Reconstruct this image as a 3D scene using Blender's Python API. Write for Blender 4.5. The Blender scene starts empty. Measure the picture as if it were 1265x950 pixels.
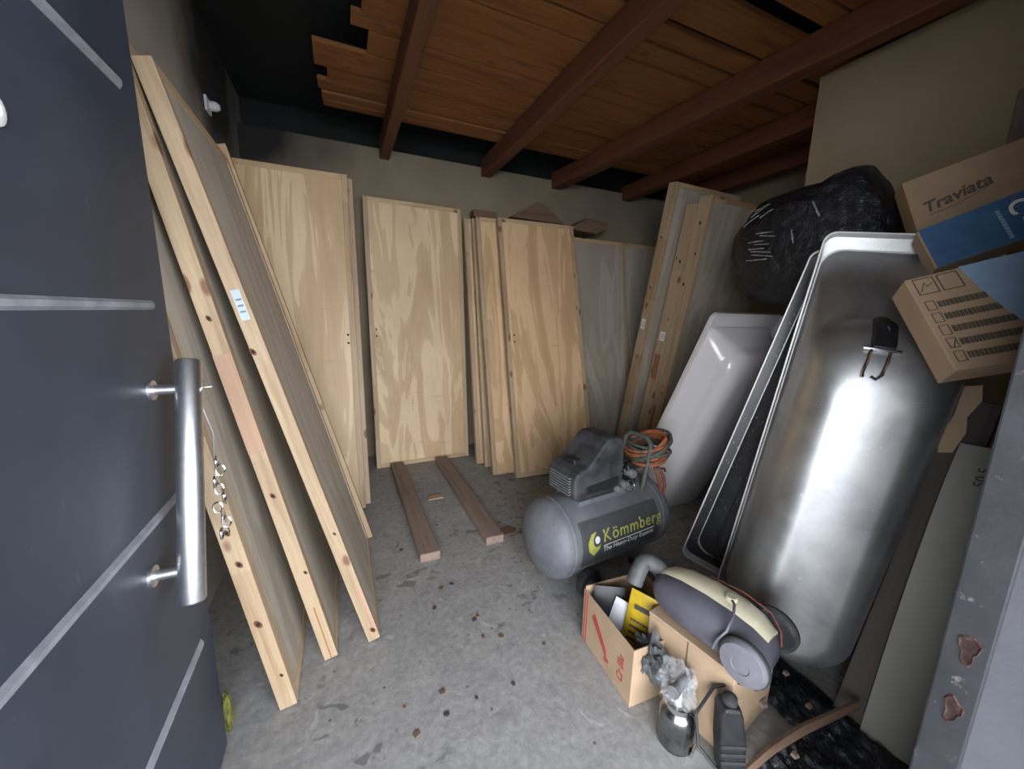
import bpy, bmesh, math, random
from mathutils import Vector, Matrix, noise

scene = bpy.context.scene
C = scene.collection
R = math.radians

# ------------------------------------------------------------------ camera
F_PX, YAW, PITCH, ROLL, CAM_H = 470.0, R(24.0), R(10.4), R(1.2), 1.20
Z = Vector((0, 0, 1))
fh = Vector((math.sin(YAW), math.cos(YAW), 0)); rt = Vector((math.cos(YAW), -math.sin(YAW), 0))
fw = fh*math.cos(PITCH) - Z*math.sin(PITCH); dn = -fh*math.sin(PITCH) - Z*math.cos(PITCH)
r2 = rt*math.cos(ROLL) - dn*math.sin(ROLL); d2 = dn*math.cos(ROLL) + rt*math.sin(ROLL)
cam = bpy.data.cameras.new('camera'); cam_o = bpy.data.objects.new('camera', cam); C.objects.link(cam_o)
cam.sensor_width = 36.0; cam.lens = F_PX/1265*36; cam.clip_start = 0.02
m = Matrix((r2, -d2, -fw)).transposed().to_4x4(); m.translation = (0, 0, CAM_H)
cam_o.matrix_world = m
scene.camera = cam_o

# ------------------------------------------------------------------ world, light, exposure
w = bpy.data.worlds.new('world'); scene.world = w; w.use_nodes = True
nt = w.node_tree; nt.nodes.clear()
bg = nt.nodes.new('ShaderNodeBackground'); wo = nt.nodes.new('ShaderNodeOutputWorld')
tc = nt.nodes.new('ShaderNodeTexCoord'); sx = nt.nodes.new('ShaderNodeSeparateXYZ'); cr = nt.nodes.new('ShaderNodeValToRGB')
nt.links.new(tc.outputs['Generated'], sx.inputs[0]); nt.links.new(sx.outputs['Z'], cr.inputs[0])
cr.color_ramp.elements[0].color = (0.94, 0.96, 1, 1); cr.color_ramp.elements[1].color = (0.76, 0.86, 1, 1)
nt.links.new(cr.outputs[0], bg.inputs[0]); bg.inputs[1].default_value = 4.2
nt.links.new(bg.outputs[0], wo.inputs[0])
scene.view_settings.view_transform = 'Standard'; scene.view_settings.look = 'None'
scene.view_settings.gamma = 1; scene.view_settings.use_curve_mapping = False
scene.view_settings.exposure = 1.95
pl = bpy.data.lights.new('doorway_portal', 'AREA'); pl.shape = 'RECTANGLE'; pl.size = 1.22; pl.size_y = 2.1
pl.cycles.is_portal = True
po = bpy.data.objects.new('doorway_portal', pl); C.objects.link(po)
po.location = (0.23, -0.06, 1.05); po.rotation_euler = (R(90), 0, 0)   # -Z -> +Y

# ------------------------------------------------------------------ node helpers
class NT:
    def __init__(s, name):
        s.m = bpy.data.materials.new(name); s.m.use_nodes = True; s.t = s.m.node_tree
        s.b = s.t.nodes['Principled BSDF']; s.oc = None
    def n(s, typ, **kw):
        nd = s.t.nodes.new('ShaderNode'+typ)
        for k, v in kw.items():
            if isinstance(v, bpy.types.NodeSocket): s.t.links.new(v, nd.inputs[k.replace('_', ' ')])
            else:
                try: setattr(nd, k, v)
                except Exception: nd.inputs[k.replace('_', ' ')].default_value = v
        return nd
    def L(s, a, b): s.t.links.new(a, b)
    def obj(s, scale=(1, 1, 1), rnd=0.0):
        t = s.n('TexCoord'); mp = s.n('Mapping'); mp.inputs['Scale'].default_value = scale
        s.L(t.outputs['Object'], mp.inputs[0])
        if rnd:
            oi = s.n('ObjectInfo'); mu = s.n('Math', operation='MULTIPLY'); mu.inputs[1].default_value = rnd
            s.L(oi.outputs['Random'], mu.inputs[0]); s.L(mu.outputs[0], mp.inputs['Location'])
        return mp.outputs[0]
    def noise(s, vec, scale=5, detail=4, rough=.55, dist=0):
        n = s.n('TexNoise'); n.inputs['Scale'].default_value = scale; n.inputs['Detail'].default_value = detail
        n.inputs['Roughness'].default_value = rough; n.inputs['Distortion'].default_value = dist
        s.L(vec, n.inputs['Vector']); return n.outputs['Fac']
    def ramp(s, fac, stops):
        c = s.n('ValToRGB'); e = c.color_ramp.elements
        while len(e) < len(stops): e.new(0.5)
        for i, (p, col) in enumerate(stops):
            e[i].position = p; e[i].color = (*col, 1) if len(col) == 3 else col
        s.L(fac, c.inputs[0]); return c.outputs[0]
    def mix(s, fac, a, b, blend='MIX'):
        mx = s.n('Mix', data_type='RGBA', blend_type=blend)
        for sock, v in ((mx.inputs[0], fac), (mx.inputs[6], a), (mx.inputs[7], b)):
            if isinstance(v, bpy.types.NodeSocket): s.L(v, sock)
            elif isinstance(v, (int, float)): sock.default_value = v
            else: sock.default_value = (*v, 1)
        return mx.outputs[2]
    def bump(s, h, strength=.3, dist=.01):
        b = s.n('Bump'); b.inputs['Strength'].default_value = strength; b.inputs['Distance'].default_value = dist
        s.L(h, b.inputs['Height']); s.L(b.outputs[0], s.b.inputs['Normal'])
    def col(s, c):
        if isinstance(c, bpy.types.NodeSocket): s.L(c, s.b.inputs['Base Color'])
        else: s.b.inputs['Base Color'].default_value = (*c, 1)
    def rough(s, v): 
        if isinstance(v, bpy.types.NodeSocket): s.L(v, s.b.inputs['Roughness'])
        else: s.b.inputs['Roughness'].default_value = v
    def metal(s, v): s.b.inputs['Metallic'].default_value = v

def plain(name, col, rough=.6, metal=0, var=.12, scale=30, bump=0):
    t = NT(name); v = t.obj((1, 1, 1), 7)
    f = t.noise(v, scale, 4)
    d = tuple(c*(1-var*2) for c in col); l = tuple(min(1, c*(1+var)) for c in col)
    t.col(t.ramp(f, [(.3, d), (.7, l)])); t.rough(rough); t.metal(metal)
    if bump: t.bump(f, bump, .004)
    return t.m

def wood(name, base, dark, axis=2, grain=1.0, knots=True, joint=True, rough=.62):
    t = NT(name)
    sc = [34*grain]*3; sc[axis] = 1.6
    v = t.obj(tuple(sc), 31)
    g = t.noise(v, 1.0, 5, .6, .6)
    g2 = t.noise(v, 4.0, 2, .5, 0)
    c = t.ramp(g, [(.30, dark), (.48, base), (.75, tuple(min(1, x*1.1) for x in base))])
    c = t.mix(.25, c, t.ramp(g2, [(.35, dark), (.6, base)]))
    if joint:
        tcn = t.n('TexCoord'); sp = t.n('SeparateXYZ'); t.L(tcn.outputs['Object'], sp.inputs[0])
        oi = t.n('ObjectInfo')
        ad = t.n('Math', operation='MULTIPLY_ADD'); t.L(sp.outputs[axis], ad.inputs[0]); ad.inputs[1].default_value = 2.3
        t.L(oi.outputs['Random'], ad.inputs[2])
        fl = t.n('Math', operation='FLOOR'); t.L(ad.outputs[0], fl.inputs[0])
        ad2 = t.n('Math', operation='MULTIPLY_ADD'); t.L(oi.outputs['Random'], ad2.inputs[0]); ad2.inputs[1].default_value = 57.3
        t.L(fl.outputs[0], ad2.inputs[2])
        wn = t.n('TexWhiteNoise', noise_dimensions='1D'); t.L(ad2.outputs[0], wn.inputs['W'])
        tint = t.ramp(wn.outputs['Value'], [(.0, (1.08, 1.06, 1.0)), (.5, (.98, .95, .9)), (.9, (.96, .89, .81)), (1.0, (.88, .76, .66))])
        c = t.mix(1.0, c, tint, 'MULTIPLY')
    if knots:
        ks = [10]*3; ks[axis] = 5
        kv = t.obj(tuple(ks), 17)
        vo = t.n('TexVoronoi'); vo.inputs['Scale'].default_value = 1.0; t.L(kv, vo.inputs['Vector'])
        k = t.ramp(vo.outputs['Distance'], [(.0, (1, 1, 1)), (.12, (.85, .85, .85)), (.17, (0, 0, 0))])
        c = t.mix(k, c, (.16, .065, .03))
    t.col(c); t.rough(rough); t.bump(g, .12, .003)
    return t.m

def ply(name, a, b, rough=.55):
    t = NT(name)
    v = t.obj((4.2, 4.2, .62), 41)
    d = t.noise(v, 1.0, 3, .55, 1.6)
    fine = t.noise(t.obj((110, 110, 3), 5), 1.0, 3, .6)
    wv = t.n('Math', operation='MULTIPLY'); t.L(d, wv.inputs[0]); wv.inputs[1].default_value = 26
    sn = t.n('Math', operation='SINE'); t.L(wv.outputs[0], sn.inputs[0])
    c = t.ramp(d, [(.25, b), (.48, a), (.75, tuple(min(1, x*1.12) for x in a))])
    mid = tuple(y*.95 for x, y in zip(a, b))
    band = t.ramp(sn.outputs[0], [(.0, mid), (.30, a), (.9, tuple(min(1, x*1.08) for x in a))])
    c = t.mix(.45, c, band)
    c = t.mix(.12, c, t.ramp(fine, [(.3, b), (.65, a)]))
    hz = t.noise(t.obj((5, 5, 26), 19), 1.0, 3, .5, .5); ha = t.noise(t.obj((1.5, 1.5, 2.2), 3), 1.0, 2)
    kk = t.mix(1, t.ramp(hz, [(.64, (0, 0, 0)), (.72, (.6, .6, .6))]), t.ramp(ha, [(.5, (0, 0, 0)), (.6, (1, 1, 1))]), 'MULTIPLY')
    c = t.mix(kk, c, tuple(x*.8 for x in b))
    patch = t.noise(t.obj((2, 2, 1.1), 13), 1.4, 3)
    c = t.mix(t.ramp(patch, [(.45, (0, 0, 0)), (.75, (.35, .35, .35))]), c, tuple(x*.85 for x in b))
    t.col(c); t.rough(rough); t.bump(fine, .06, .002)
    return t.m

M = {}
M['pine'] = wood('pine_length', (.42, .325, .22), (.27, .185, .11), 2)
M['pine_x'] = wood('pine_cross', (.50, .375, .235), (.36, .24, .13), 0)
M['ply'] = ply('plywood_face', (.68, .515, .325), (.43, .275, .135))
M['ply_orange'] = ply('plywood_orange', (.66, .46, .265), (.43, .26, .12))
M['ply_grey_shade'] = ply('plywood_grey_shade', (.46, .41, .345), (.35, .295, .225))  # plywood greyed in its colour for faces that stand in shade
M['pine_pink'] = wood('pine_pink', (.42, .27, .18), (.30, .17, .105), 2, 1, False, False)
M['pine_red'] = wood('pine_red', (.30, .14, .075), (.20, .08, .045), 2, 1, False, False)
M['rafter'] = wood('rafter_wood', (.14, .048, .02), (.075, .026, .012), 1, .8, False, False, .7)
M['plank'] = wood('ceiling_plank_wood', (.27, .108, .028), (.115, .04, .012), 0, .45, True, False, .75)
M['plank_dark'] = wood('ceiling_plank_dark', (.17, .058, .019), (.08, .027, .010), 0, .45, True, False, .75)
M['batten'] = wood('batten_wood', (.26, .19, .15), (.16, .11, .085), 1, .9, False, False, .85)
M['old_wood'] = wood('old_wood', (.16, .10, .065), (.09, .055, .035), 0, .7, False, False, .85)
M['red_wood'] = wood('red_wood', (.30, .10, .045), (.17, .05, .025), 2, .7, False, False, .8)
M['dark_wood'] = wood('dark_plank_wood', (.07, .058, .052), (.035, .03, .027), 2, .8, False, False, .85)
M['black'] = plain('black_plastic', (.018, .019, .022), .45, 0, .2, 40)
M['black_rubber'] = plain('black_rubber', (.03, .03, .032), .8, 0, .2, 40)
M['steel'] = plain('brushed_steel', (.78, .79, .81), .36, 1, .06, 60)
M['cup'] = plain('cup_metal', (.30, .305, .31), .22, 1, .25, 30)
M['chrome'] = plain('chrome', (.75, .75, .77), .18, 1, .03, 10)
M['white_print'] = plain('white_print', (.78, .78, .78), .6, 0, .03)
M['lime_print'] = plain('lime_print', (.42, .42, .09), .6, 0, .05)
M['red_print'] = plain('red_print', (.42, .075, .06), .7, 0, .12)
M['dark_print'] = plain('dark_print', (.11, .085, .06), .7, 0, .12)
M['ink'] = plain('ink', (.04, .04, .05), .7, 0, .1)
M['pale_sticker'] = plain('pale_sticker', (.42, .53, .62), .5, 0, .05)
M['knot'] = plain('knot_brown', (.15, .06, .03), .7, 0, .3, 90)
M['hole'] = plain('hole_dark', (.02, .014, .01), .9, 0, .1)
M['roof'] = plain('roof_sheet', (.012, .014, .014), .9, 0, .2, 6)

def mat_card(name, a):
    t = NT(name); v = t.obj((1, 1, 1), 9)
    f = t.noise(v, 9, 5); g = t.noise(t.obj((3, 3, 260)), 1, 2)
    c = t.ramp(f, [(.3, tuple(x*.82 for x in a)), (.7, a)])
    c = t.mix(.10, c, t.ramp(g, [(.3, tuple(x*.7 for x in a)), (.7, a)]))
    t.col(c); t.rough(.8); t.bump(f, .1, .004); return t.m
M['card'] = mat_card('cardboard', (.44, .31, .20))
M['card_grey'] = mat_card('cardboard_grey', (.36, .27, .18))
M['card_in'] = mat_card('cardboard_inside', (.36, .26, .17))
M['card_dusty'] = mat_card('cardboard_dusty', (.22, .17, .13))

def mat_wall(name, a, b, dark_spot=None):
    t = NT(name); v = t.obj()
    f = t.noise(v, 2.2, 6, .6); f2 = t.noise(v, 38, 3)
    c = t.ramp(f, [(.3, b), (.7, a)])
    if dark_spot:
        # wall turns near-black round a centre, with a ragged edge
        ctr, rad = dark_spot
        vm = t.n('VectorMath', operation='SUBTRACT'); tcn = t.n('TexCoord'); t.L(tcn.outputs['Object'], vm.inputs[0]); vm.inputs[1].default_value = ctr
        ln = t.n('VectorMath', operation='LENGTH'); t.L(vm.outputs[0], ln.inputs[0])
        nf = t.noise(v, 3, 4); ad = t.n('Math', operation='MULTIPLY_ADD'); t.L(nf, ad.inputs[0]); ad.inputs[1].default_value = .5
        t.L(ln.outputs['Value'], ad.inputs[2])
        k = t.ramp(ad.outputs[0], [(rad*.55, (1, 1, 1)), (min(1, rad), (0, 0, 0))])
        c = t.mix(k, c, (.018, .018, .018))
    t.col(c); t.rough(.9); t.bump(f2, .25, .006); return t.m
XL_, YB_ = -.56, 3.26
M['wall'] = mat_wall('wall_plaster', (.31, .25, .165), (.255, .20, .13))
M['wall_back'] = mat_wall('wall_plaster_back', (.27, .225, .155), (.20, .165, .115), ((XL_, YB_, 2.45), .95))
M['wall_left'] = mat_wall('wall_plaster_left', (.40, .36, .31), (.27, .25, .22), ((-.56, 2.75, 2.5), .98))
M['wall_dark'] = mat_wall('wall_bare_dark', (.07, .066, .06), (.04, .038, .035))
M['wall_out'] = mat_wall('wall_render', (.105, .11, .125), (.05, .053, .063))

def mat_floor():
    t = NT('concrete_floor'); v = t.obj()
    f = t.noise(v, 2.6, 7, .62, .3); g = t.noise(v, 45, 4, .7); h = t.noise(v, 9, 5, .6, 1.2)
    c = t.ramp(f, [(.30, (.215, .208, .20)), (.50, (.315, .305, .295)), (.72, (.40, .39, .375))])
    mm = t.noise(v, 13, 8, .72, .4)
    c = t.mix(.5, c, t.ramp(mm, [(.30, (.16, .157, .152)), (.5, (.31, .30, .29)), (.70, (.47, .455, .435))]))
    c = t.mix(.38, c, t.ramp(g, [(.35, (.17, .168, .165)), (.65, (.42, .41, .395))]))
    # damp footprints and oil marks
    s1 = t.noise(t.obj((1, 1.4, 1)), 12, 3, .5, .8); area = t.noise(v, 1.7, 2)
    k = t.ramp(s1, [(.60, (0, 0, 0)), (.65, (.7, .7, .7))]); ka = t.ramp(area, [(.42, (0, 0, 0)), (.55, (1, 1, 1))])
    k = t.mix(1, k, ka, 'MULTIPLY'); c = t.mix(k, c, (.11, .108, .10))
    # pale scratches and plaster spills
    k2 = t.ramp(h, [(.62, (0, 0, 0)), (.72, (.6, .6, .6))]); c = t.mix(k2, c, (.55, .54, .52))
    # specks
    vo = t.n('TexVoronoi'); vo.inputs['Scale'].default_value = 14; t.L(v, vo.inputs['Vector'])
    k3 = t.ramp(vo.outputs['Distance'], [(.05, (.8, .8, .8)), (.085, (0, 0, 0))]); c = t.mix(k3, c, (.09, .075, .06))
    t.col(c); t.rough(.82); t.bump(mm, .35, .008); return t.m
M['floor'] = mat_floor()

def mat_metal_door():
    t = NT('door_paint'); v = t.obj()
    f = t.noise(v, 3, 6, .65); s = t.noise(t.obj((1, 14, 2.2)), 6, 4, .6)
    c = t.ramp(f, [(.3, (.024, .033, .050)), (.7, (.042, .053, .073))])
    k = t.ramp(s, [(.66, (0, 0, 0)), (.78, (.4, .4, .4))]); c = t.mix(k, c, (.20, .22, .25))
    t.col(c); t.rough(t.ramp(f, [(.3, (.42,)*3), (.7, (.6,)*3)])); t.bump(f, .1, .004); return t.m
M['door_paint'] = mat_metal_door()
M['rib_paint'] = plain('rib_paint', (.25, .27, .30), .5, 0, .15, 25)
def mat_post():
    t = NT('post_paint'); v = t.obj()
    f = t.noise(v, 8, 6, .65); s = t.noise(v, 26, 4, .7)
    c = t.ramp(f, [(.3, (.015, .016, .019)), (.7, (.033, .035, .041))])
    k = t.ramp(s, [(.62, (0, 0, 0)), (.72, (.5, .5, .5))]); c = t.mix(k, c, (.30, .28, .25))
    t.col(c); t.rough(.6); t.bump(s, .25, .004); return t.m
M['post'] = mat_post()
def mat_rust():
    t = NT('rust'); v = t.obj(); f = t.noise(v, 60, 5, .7)
    t.col(t.ramp(f, [(.3, (.010, .005, .004)), (.5, (.032, .013, .010)), (.75, (.09, .065, .05))])); t.rough(.95); t.bump(f, .6, .006); return t.m
M['rust'] = mat_rust()
def mat_tub_steel():
    t = NT('tub_underside'); v = t.obj()
    f = t.noise(t.obj((1, 2.6, 2.6)), 3.2, 6, .62, .4); sp = t.noise(v, 95, 2, .5)
    c = t.ramp(f, [(.25, (.40, .415, .43)), (.5, (.54, .555, .565)), (.75, (.64, .65, .65))])
    k = t.ramp(sp, [(.70, (0, 0, 0)), (.76, (.8, .8, .8))]); c = t.mix(k, c, (.85, .85, .85))
    t.col(c); t.metal(.9); t.rough(t.ramp(f, [(.3, (.40,)*3), (.7, (.47,)*3)])); t.bump(f, .05, .006); return t.m
M['tub'] = mat_tub_steel()
def mat_tub_black():
    t = NT('tub_underside_black'); v = t.obj(); sp = t.noise(v, 80, 2, .5); f = t.noise(v, 4, 5)
    c = t.ramp(f, [(.3, (.02, .02, .022)), (.7, (.06, .06, .065))]); k = t.ramp(sp, [(.68, (0, 0, 0)), (.74, (.7, .7, .7))])
    t.col(t.mix(k, c, (.5, .5, .5))); t.rough(.35); return t.m
M['tub_black'] = mat_tub_black()
M['enamel'] = plain('enamel_white', (.74, .73, .71), .25, 0, .04, 8)
M['acrylic'] = plain('acrylic_white', (.66, .64, .65), .16, 0, .03, 3)
def mat_tank():
    t = NT('tank_paint'); v = t.obj(); f = t.noise(v, 7, 6, .65); g = t.noise(v, 60, 3, .6)
    c = t.ramp(f, [(.3, (.09, .094, .107)), (.7, (.17, .175, .19))]); k = t.ramp(g, [(.28, (.5, .5, .5)), (.36, (0, 0, 0))])
    t.col(t.mix(k, c, (.05, .052, .058))); t.rough(.62); t.bump(g, .08, .003); return t.m
M['tank'] = mat_tank()
M['decal'] = plain('tank_decal', (.062, .066, .07), .55, 0, .1, 20)
M['shroud'] = plain('dusty_shroud', (.042, .043, .048), .7, 0, .4, 14)
M['alloy'] = plain('dusty_alloy', (.20, .205, .21), .6, .4, .2, 40)
M['hose_red'] = plain('hose_red', (.22, .075, .045), .7, 0, .2, 50)
M['hose_orange'] = plain('hose_orange', (.33, .105, .04), .7, 0, .2, 50)
M['hose_green'] = plain('hose_green', (.075, .085, .07), .6, 0, .2, 50)
M['vac_grey'] = plain('vacuum_grey', (.105, .10, .125), .42, 0, .08, 12)
M['vac_wheel'] = plain('vacuum_wheel', (.16, .155, .18), .55, 0, .08, 30)
M['vac_cream'] = plain('vacuum_cream', (.58, .53, .38), .35, 0, .06, 12)
M['hose_grey'] = plain('hose_grey', (.085, .09, .095), .6, 0, .15, 30)
M['yellow'] = plain('yellow_packet', (.52, .36, .02), .4, 0, .15, 20)
M['green'] = plain('green_cap', (.03, .20, .09), .45, 0, .15, 20)
M['yellow_green'] = plain('yellow_green_plastic', (.11, .11, .02), .6, 0, .2, 20)
M['blue_box'] = plain('blue_card', (.035, .115, .24), .55, 0, .1, 30)
M['blue_dark'] = plain('blue_card_top', (.035, .10, .20), .55, 0, .1, 30)
M['light_blue'] = plain('light_blue_plastic', (.28, .42, .58), .35, 0, .06, 14)
M['panel'] = plain('curved_panel_paint', (.24, .235, .21), .5, 0, .05, 5)
M['grey_brown'] = plain('grey_brown_board', (.16, .125, .105), .85, 0, .12, 30)
M['paper'] = plain('paper', (.62, .62, .66), .7, 0, .1, 30)
M['outside'] = plain('outside_paving', (.20, .195, .19), .9, 0, .1, 3)
def mat_bag():
    t = NT('black_bag'); v = t.obj(); f = t.noise(v, 26, 5, .7, .8)
    t.col(t.ramp(f, [(.3, (.006, .007, .009)), (.75, (.018, .02, .026))])); t.rough(.28); t.bump(f, .7, .02); return t.m
M['bag'] = mat_bag()
def mat_clear(name='clear_wrap'):
    t = NT(name); v = t.obj(); f = t.noise(v, 60, 4, .7, .6)
    t.col((.75, .77, .80)); t.rough(.15); t.b.inputs['Alpha'].default_value = .16; t.bump(f, .8, .01); return t.m
M['clear'] = mat_clear()
M['tape'] = plain('shiny_tape', (.42, .43, .44), .2, 0, .2, 60)

# ------------------------------------------------------------------ mesh helpers
class MB:
    def __init__(s): s.v = []; s.f = []
    def add(s, vs, fs):
        o = len(s.v); s.v += [tuple(p) for p in vs]; s.f += [tuple(i+o for i in q) for q in fs]; return s
    def box(s, a, b, mat=None):
        x0, y0, z0 = a; x1, y1, z1 = b
        p = [Vector(q) for q in ((x0,y0,z0),(x1,y0,z0),(x1,y1,z0),(x0,y1,z0),(x0,y0,z1),(x1,y0,z1),(x1,y1,z1),(x0,y1,z1))]
        if mat: p = [mat @ q for q in p]
        return s.add(p, [(0,3,2,1),(4,5,6,7),(0,1,5,4),(1,2,6,5),(2,3,7,6),(3,0,4,7)])
    def rings(s, rs, cap0=True, cap1=True):
        n = len(rs[0]); vs = [p for r in rs for p in r]; fs = []
        for i in range(len(rs)-1):
            for j in range(n):
                k = (j+1) % n
                fs.append((i*n+j, i*n+k, (i+1)*n+k, (i+1)*n+j))
        if cap0: fs.append(tuple(range(n))[::-1])
        if cap1: fs.append(tuple(range((len(rs)-1)*n, len(rs)*n)))
        return s.add(vs, fs)
    def tube(s, pts, r, n=8):
        pts = [Vector(p) for p in pts]; rs = []; up = None
        for i, p in enumerate(pts):
            d = (pts[min(i+1, len(pts)-1)] - pts[max(i-1, 0)]).normalized()
            if up is None: up = d.orthogonal().normalized()
            up = (up - d*up.dot(d)).normalized(); sd = d.cross(up)
            rr = r[i] if isinstance(r, (list, tuple)) else r
            rs.append([p + (up*math.cos(a)+sd*math.sin(a))*rr for a in (2*math.pi*k/n for k in range(n))])
        return s.rings(rs)
    def lathe(s, prof, n=24, mat=None):
        rs = []
        for r, z in prof:
            ring = [Vector((r*math.cos(2*math.pi*k/n), r*math.sin(2*math.pi*k/n), z)) for k in range(n)]
            rs.append([mat @ q for q in ring] if mat else ring)
        return s.rings(rs)
    def prism(s, poly, y0, y1, mat=None):       # polygon in xz extruded along y
        a = [Vector((x, y0, z)) for x, z in poly]; b = [Vector((x, y1, z)) for x, z in poly]
        if mat: a = [mat @ q for q in a]; b = [mat @ q for q in b]
        return s.rings([a, b])
    def build(s, name, mat, parent=None, smooth=False, bevel=0, seg=2):
        me = bpy.data.meshes.new(name); me.from_pydata(s.v, [], s.f)
        bm = bmesh.new(); bm.from_mesh(me); bmesh.ops.recalc_face_normals(bm, faces=bm.faces[:]); bm.to_mesh(me); bm.free()
        o = bpy.data.objects.new(name, me); C.objects.link(o); me.materials.append(mat)
        if smooth:
            for p in me.polygons: p.use_smooth = True
            if smooth != 'all':
                md = o.modifiers.new('split', 'EDGE_SPLIT'); md.split_angle = R(40)
        if bevel:
            b = o.modifiers.new('bevel', 'BEVEL'); b.width = bevel; b.segments = seg; b.limit_method = 'ANGLE'; b.angle_limit = R(40)
        if parent: o.parent = parent
        return o

def tag(o, label, cat, group=None):
    o['label'] = label; o['category'] = cat
    if group: o['group'] = group
    return o
def struct(o): o['kind'] = 'structure'; return o
def empty(name, loc=(0, 0, 0), rot=None):
    o = bpy.data.objects.new(name, None); C.objects.link(o); o.location = loc; o.empty_display_size = .1
    if rot is not None:
        if isinstance(rot, Matrix): o.rotation_euler = rot.to_euler()
        else: o.rotation_euler = rot
    return o
def text_mesh(body, size, fn, name, mat, parent, extrude=.0006, shear=0, align='LEFT', bold=0, space=1.0):
    cu = bpy.data.curves.new('txt', 'FONT'); cu.body = body; cu.size = size; cu.extrude = extrude; cu.shear = shear
    cu.align_x = align; cu.space_character = space; cu.offset = bold; cu.resolution_u = 4
    o = bpy.data.objects.new('txt', cu); C.objects.link(o)
    bpy.context.view_layer.update()
    me = bpy.data.meshes.new_from_object(o.evaluated_get(bpy.context.evaluated_depsgraph_get()))
    bpy.data.objects.remove(o); bpy.data.curves.remove(cu)
    for v in me.vertices: v.co = fn(v.co)
    me.materials.clear(); me.materials.append(mat)
    r = bpy.data.objects.new(name, me); C.objects.link(r)
    if parent: r.parent = parent
    return r
rng = random.Random(4)

# ------------------------------------------------------------------ the setting
XL, YB, YF, XP, YP, XR = -0.56, 3.26, 0.20, 2.20, 1.32, 3.45
TOP = 2.62
def slab(name, a, b, mat):
    return struct(MB().box(a, b).build(name, mat))
slab('floor', (XL-.2, -.06, -.10), (XR+.2, YB+.2, 0), M['floor'])
slab('ground_outside', (-8, -9, -.16), (8, -.06, -.03), M['outside'])
slab('sky_blocker', (-3, -2.2, 2.2), (4, -.06, 2.28), M['outside'])  # unseen overhang added to block high sky light from the near floor
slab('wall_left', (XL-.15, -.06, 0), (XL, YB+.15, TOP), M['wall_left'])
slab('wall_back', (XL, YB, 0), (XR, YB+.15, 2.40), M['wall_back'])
slab('wall_eaves', (XL-.15, YB+.15, 0), (XR+.15, YB+.2, TOP), M['roof'])
slab('wall_right', (XP, YF, 0), (XR, YP, 2.37), M['wall'])
slab('wall_alcove', (XR, -.06, 0), (XR+.15, YB+.15, TOP), M['wall'])
DX0, DX1, DH = -.40, .85, 2.12
slab('wall_front_left', (XL, -.06, 0), (DX0, YF, TOP), M['wall_out'])
slab('wall_front_right', (DX1, -.06, 0), (XR, YF-.052, TOP), M['wall_out'])
slab('wall_front_inner', (DX1+.05, YF-.052, 0), (XR, YF, TOP), M['wall_dark'])
slab('wall_front_lintel', (DX0, -.06, DH), (DX1, YF, TOP), M['wall_out'])
slab('ceiling', (XL-.15, -.06, TOP), (XR+.15, YB+.2, TOP+.06), M['roof'])

# steel door frame post with rusted hinge holes
post = struct(empty('trim_1', (DX1, YF-.052, 0)))
MB().box((-.004, 0, 0), (.05, .05, DH)).build('post', M['post'], post, bevel=.003)
for zz, a, b in ((.713, .011, .022), (.604, .010, .020)):
    bl = []
    for k in range(14):
        t = 2*math.pi*k/14; rr = 1 + .22*math.sin(3*t+zz*9) + .12*math.sin(5*t)
        bl.append((.022+a*rr*math.cos(t), zz+b*1.25*rr*math.sin(t)))
    q = MB(); q.rings([[Vector((-.0045, y, z)) for y, z in bl], [Vector((-.0065, y*.9+.0022, zz+(z-zz)*.85)) for y, z in bl], [Vector((-.003, y*.5+.011, zz+(z-zz)*.5)) for y, z in bl]])
    q.build('rust_patch', M['rust'], post)

# rafters
def rafter(x0, x1, ya, yb, z0=2.33, z1=2.462, skew=0):
    q = MB(); q.add([(x0+skew, ya, z0), (x1+skew, ya, z0), (x1+skew, ya, z1), (x0+skew, ya, z1), (x0, yb, z0), (x1, yb, z0), (x1, yb, z1), (x0, yb, z1)],
          [(0,3,2,1),(4,5,6,7),(0,1,5,4),(1,2,6,5),(2,3,7,6),(3,0,4,7)])
    return q.build('rafter', M['rafter'], ceil, bevel=.006)
ceil = struct(empty('ceiling_timbers', (0, 0, 0)))
rafter(.325, .395, .2, YB+.02)
rafter(1.13, 1.215, .2, YB+.02)
rafter(1.80, 1.90, .2, YB+.02, skew=.28)
rafter(2.60, 2.69, YP, YB+.02)
rafter(3.15, 3.23, YP, YB+.02)
y = .24; k = 0
while y < YB-.34:
    wd = rng.choice((.10, .115, .13, .15, .17)); 
    if y > 2.2: wd = rng.choice((.085, .10, .12))
    x0 = (-.02 if y > 2.2 else .17 if y > 1.7 else .05) + rng.uniform(-.07, .09)
    z0 = 2.462 + rng.uniform(0, .014)
    spans = [(x0, XR)]
    slot = 0
    if y < 1.36 < y+wd: slot = 1
    for a, b in spans:
        gp = rng.choice((.006, .010, .02)); q = MB()
        if slot: q.prism([(0, 0)]*3, 0, 0) if False else q.add([(a, y, z0), (1.45, y, z0), (1.5, y+.06, z0), (2.1, y+.06, z0), (2.12, y, z0), (b, y, z0), (b, y+wd, z0), (a, y+wd, z0), (a, y, z0+.022), (1.45, y, z0+.022), (1.5, y+.06, z0+.022), (2.1, y+.06, z0+.022), (2.12, y, z0+.022), (b, y, z0+.022), (b, y+wd, z0+.022), (a, y+wd, z0+.022)], [tuple(range(8))[::-1], tuple(range(8, 16))]+[(k_, (k_+1) % 8, 8+(k_+1) % 8, 8+k_) for k_ in range(8)])
        else: q.box((a, y, z0), (b, y+wd-gp, z0+.022))
        o = q.build('ceiling_plank', M['plank'] if a < 1 else M['plank_dark'], ceil, bevel=.002, seg=1)
    y += wd; k += 1

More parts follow.
